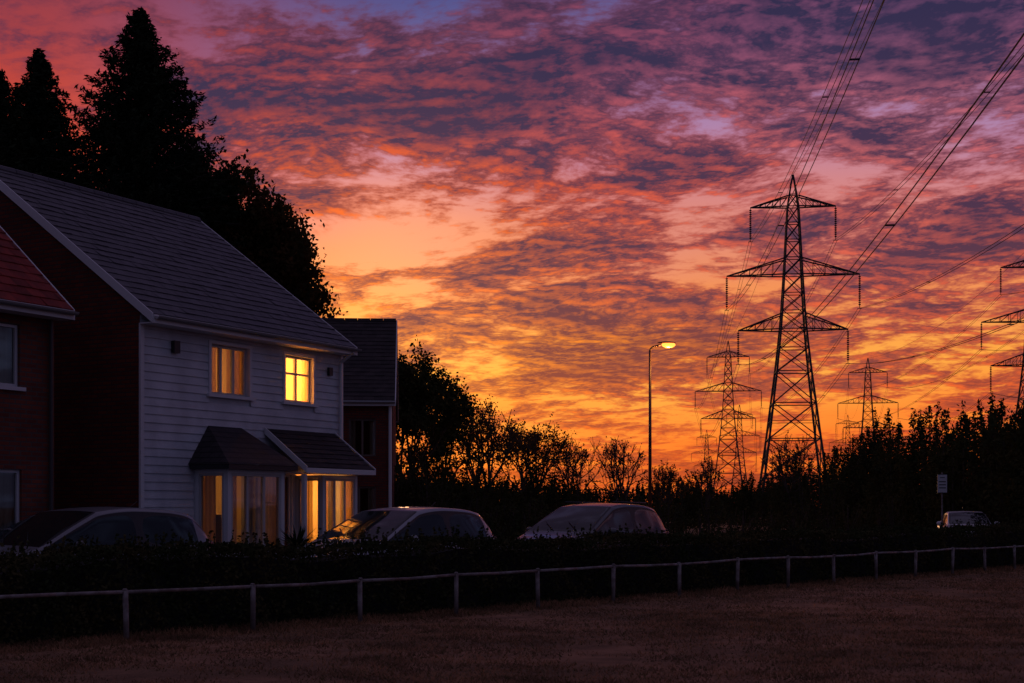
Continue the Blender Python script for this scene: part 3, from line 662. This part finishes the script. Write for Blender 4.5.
# ------------------------------------------------------------ sign
gx,gy=at(942,46); SG=empty('traffic_sign',(gx,gy,0),math.radians(-8)); sm_=MB()
sm_.tube((0,0,0),(0,0,2.62),.03,n=10,mi=0); sm_.box(-.16,.16,-.055,-.04,1.95,2.56,1); sm_.box(-.145,.145,-.058,-.0555,1.97,2.54,2)
for z in (2.1,2.2,2.3): sm_.box(-.11,.11,-.061,-.0585,z,z+.035,3)
sm_.tube((-.075,-.0585,2.45),(.075,-.0585,2.45),.012,n=6,mi=3)
for z in (2.05,2.48): sm_.box(-.05,.05,-.04,.04,z,z+.03,0)
sm_.obj('post_and_plate',[STEEL,BLK,mat('sign_white',(.5,.5,.5),.6),BLK],SG)
# ------------------------------------------------------------ cars
CG=bpy.data.materials.new('car_glass'); CG.use_nodes=True; b=CG.node_tree.nodes['Principled BSDF']; b.inputs['Base Color'].default_value=(.01,.014,.016,1); b.inputs['Roughness'].default_value=.05; b.inputs['Specular IOR Level'].default_value=.45; b.inputs['IOR'].default_value=1.45
TYRE=mat('tyre_rubber',(.02,.02,.02),.9); RIM=mat('alloy_rim',(.5,.5,.5),.3,.9); LENS=mat('headlight_lens',(.5,.5,.52),.1,coat=1.); RED=mat('tail_lens',(.3,.01,.01),.15,coat=1.)
def car(name,px,D,paint,ang=50,kind='hatch',hs=1.0,ls=1.0):
    ang=math.radians(ang); d=Vector((math.cos(ang),math.sin(ang),0)); x,y=at(px,D)
    e=empty(name,Vector((x,y,0.004))-d*2.35*ls,ang)
    if kind=='hatch':
        S=[(0.0,.30,.52,.56,.60,.50,'b'),(.10,.22,.60,.68,.76,.62,'b'),(.45,.20,.70,.80,.84,.68,'b'),(.90,.20,.78,.89,.87,.74,'b'),(1.08,.20,.83,.95,.88,.78,'w'),
           (1.52,.20,.87,1.20,.885,.73,'w'),(1.98,.20,.88,1.41,.885,.66,'w'),(2.06,.20,.88,1.45,.885,.65,'b'),(2.40,.20,.885,1.50,.885,.64,'b'),(2.68,.20,.89,1.51,.885,.64,'p'),(2.76,.20,.89,1.51,.885,.64,'b'),(3.28,.20,.90,1.49,.88,.63,'b'),
           (3.50,.20,.91,1.465,.87,.62,'q'),(3.80,.20,.93,1.41,.85,.60,'r'),(4.02,.22,.95,1.18,.80,.63,'r'),(4.14,.26,.90,.99,.76,.62,'b'),(4.24,.32,.70,.78,.68,.55,'b')]
    else:
        S=[(0.0,.30,.50,.54,.60,.50,'b'),(.10,.22,.58,.65,.76,.62,'b'),(.5,.20,.68,.77,.85,.68,'b'),(1.1,.20,.78,.86,.88,.70,'b'),(1.35,.20,.81,.92,.885,.74,'w'),
           (1.8,.20,.85,1.16,.89,.69,'w'),(2.2,.20,.86,1.34,.89,.64,'w'),(2.28,.20,.86,1.37,.89,.63,'b'),(2.55,.20,.87,1.41,.89,.62,'b'),(2.78,.20,.87,1.415,.89,.62,'p'),(2.85,.20,.87,1.415,.89,.62,'b'),(3.3,.20,.88,1.38,.885,.61,'q'),
           (3.45,.20,.89,1.35,.88,.61,'r'),(3.95,.20,.91,1.06,.86,.66,'r'),(4.15,.2,.91,.98,.84,.66,'b'),(4.45,.26,.87,.92,.78,.62,'b'),(4.55,.34,.7,.76,.7,.55,'b')]
    V=[];Fc=[];MI=[]
    for (sx_,zb,zs,zt,wb,wr,kd) in S:
        sx_*=ls; zs=zb+(zs-zb)*hs; zt=zb+(zt-zb)*hs; gap_=zt-zs; rs=min(.055,gap_*.3)
        g0=Vector((wb*.945,zs)); g1=Vector((wr+.03,zt-rs))
        ga=g0.lerp(g1,.07); gb=g0.lerp(g1,.93)
        half=[(0,zb),(wb*.80,zb),(wb*.97,zb+.12),(wb*1.0,(zb+zs)/2+.08),(wb*.985,zs-.04),(g0.x,g0.y),(ga.x-.006,ga.y),(gb.x-.006,gb.y),(g1.x,g1.y),(wr-.015,zt-rs*.2),(wr-.055,zt),(wr*.5,zt+.014),(0,zt+.02)]
        V+=[(sx_,yy,zz_) for yy,zz_ in half]+[(sx_,-yy,zz_) for yy,zz_ in half[1:-1][::-1]]
    n=24
    for i in range(len(S)-1):
        kd=S[i][6]
        for j in range(n):
            k_=(j+1)%n; Fc.append((i*n+j,i*n+k_,(i+1)*n+k_,(i+1)*n+j))
            jj=j if j<12 else n-1-j
            m=0
            cab=(S[i][3]-S[i][2]>.11) and (S[i+1][3]-S[i+1][2]>.2 or S[i][3]-S[i][2]>.25)
            if cab and jj in(5,7): m=2
            if jj==6 and cab: m=1 if kd in'bw' else (2 if kd=='p' else (1 if kd=='q' and kind=='hatch' else 0))
            if jj in(10,11) and kd in 'wr': m=1
            if jj==9 and kd in 'wr': m=2
            if jj==0: m=2
            MI.append(m)
    Fc.append(tuple(range(n-1,-1,-1))); MI.append(0); Fc.append(tuple((len(S)-1)*n+j for j in range(n))); MI.append(0)
    me=bpy.data.meshes.new('body'); me.from_pydata(V,[],Fc)
    for m in (paint,CG,BLK): me.materials.append(m)
    me.polygons.foreach_set('material_index',MI); me.polygons.foreach_set('use_smooth',[True]*len(Fc)); me.update()
    em={}
    for p in me.polygons:
        for ek in p.edge_keys: em.setdefault(ek,[]).append(p.material_index)
    ca=me.attributes.new('crease_edge','FLOAT','EDGE')
    for ed in me.edges:
        ms=em.get(tuple(sorted(ed.vertices)),[0])
        ca.data[ed.index].value=.75 if len(set(ms))>1 and (1 in ms or 2 in ms) else 0.
    o=bpy.data.objects.new('body',me); link(o,e); ss=o.modifiers.new('s','SUBSURF'); ss.levels=2; ss.render_levels=2
    Lc=S[-1][0]*ls; wx=(.78*ls,Lc-.85*ls)
    w=MB()
    for xx in wx:
        for s in (-1,1):
            w.tube((xx,s*.66,.31),(xx,s*.885,.31),.31,n=28,mi=0); w.tube((xx,s*.885,.31),(xx,s*.893,.31),.21,.20,20,mi=1)
            w.tube((xx,s*.60,.36),(xx,s*.878,.36),.37,n=28,mi=2)
            for q in range(5):
                a=q*2*math.pi/5; w.tube((xx,s*.897,.31),(xx+math.cos(a)*.19,s*.897,.31+math.sin(a)*.19),.022,n=4,mi=1)
    w.obj('wheels',[TYRE,RIM,BLK],e)
    x_=MB()
    zm=(.90*hs); xm=S[5][0]*ls
    for s in (-1,1):
        ell(x_,(xm+.03,s*1.0,zm+.07),(.07,.115,.075),10,6,0); x_.tube((xm+.05,s*.86,zm-.0),(xm+.04,s*.95,zm+.03),.025,n=6,mi=2)
        ell(x_,(.20*ls,s*.62,.66*hs),(.20,.15,.075),12,6,1); ell(x_,(Lc-.12,s*.62,.86*hs),(.10,.13,.14),10,6,3)
        for dx in (2.35,3.25): x_.box(dx*ls,(dx+.16)*ls,s*.885-.012,s*.885+.012,.78*hs,.81*hs,2)
        if hs>1.03: x_.tube((2.2*ls,s*.58,1.54*hs),(3.5*ls,s*.56,1.52*hs),.016,n=6,mi=2)
    x_.box(-.02,.04,-.42,.42,.36,.46,2); x_.box(-.035,-.02,-.26,.26,.37,.48,4)
    x_.tube((3.1*ls,0,1.48*hs),(3.3*ls,0,1.62*hs),.006,n=4,mi=2)
    zc_=S[4][3]*hs
    for yy in (-.45,.1): x_.tube((S[4][0]*ls+.02,yy,zc_+.03),(S[4][0]*ls+.3*ls,yy+.38,zc_+.20*hs),.009,n=4,mi=2)
    x_.obj('mirrors_lights_trim',[paint,LENS,BLK,RED,mat('number_plate',(.7,.7,.65),.5)],e,True)
    return e
SILV=mat('silver_paint',(.26,.27,.30),.4,.0,coat=.4); WHT=mat('pale_silver_paint',(.6,.61,.63),.35,.0,coat=.4); GREY=mat('grey_paint',(.07,.073,.082),.4,.0,coat=.5); DSL=mat('dark_silver_paint',(.16,.165,.18),.4,.0,coat=.5)
car('parked_car',84,21.2,DSL,56,'hatch',.98,1.08)
car('parked_car',400,25.2,SILV,56,'hatch',.98,1.10)
car('parked_car',593,30.0,GREY,56,'hatch',1.04,1.12)
car('parked_car',966,52,WHT,80,'sedan',.93)
# ------------------------------------------------------------ spiky garden plant
p=empty('yucca_plant',(*at(297,24.9),0)); yv=[]
for i in range(70):
    a=random.uniform(0,6.28); el=random.uniform(.2,1.4); l=random.uniform(.35,.6); pr=Vector((0,0,.75)); dd=Vector((math.cos(a)*math.cos(el),math.sin(a)*math.cos(el),math.sin(el)))
    sd=dd.cross(Vector((0,0,1))).normalized()*.022
    mid=pr+dd*l*.55; tip=pr+dd*l+Vector((0,0,-.1*l))
    yv+=[pr-sd*.6,pr+sd*.6,mid+sd,mid-sd, mid-sd,mid+sd,tip+sd*.1,tip-sd*.1]
quadobj('leaves',np.array([v[:] for v in yv]),[LH],p)
tk=MB(); tk.tube((0,0,0),(0,0,.8),.08,.07,8); tk.obj('trunk',[BARK],p)
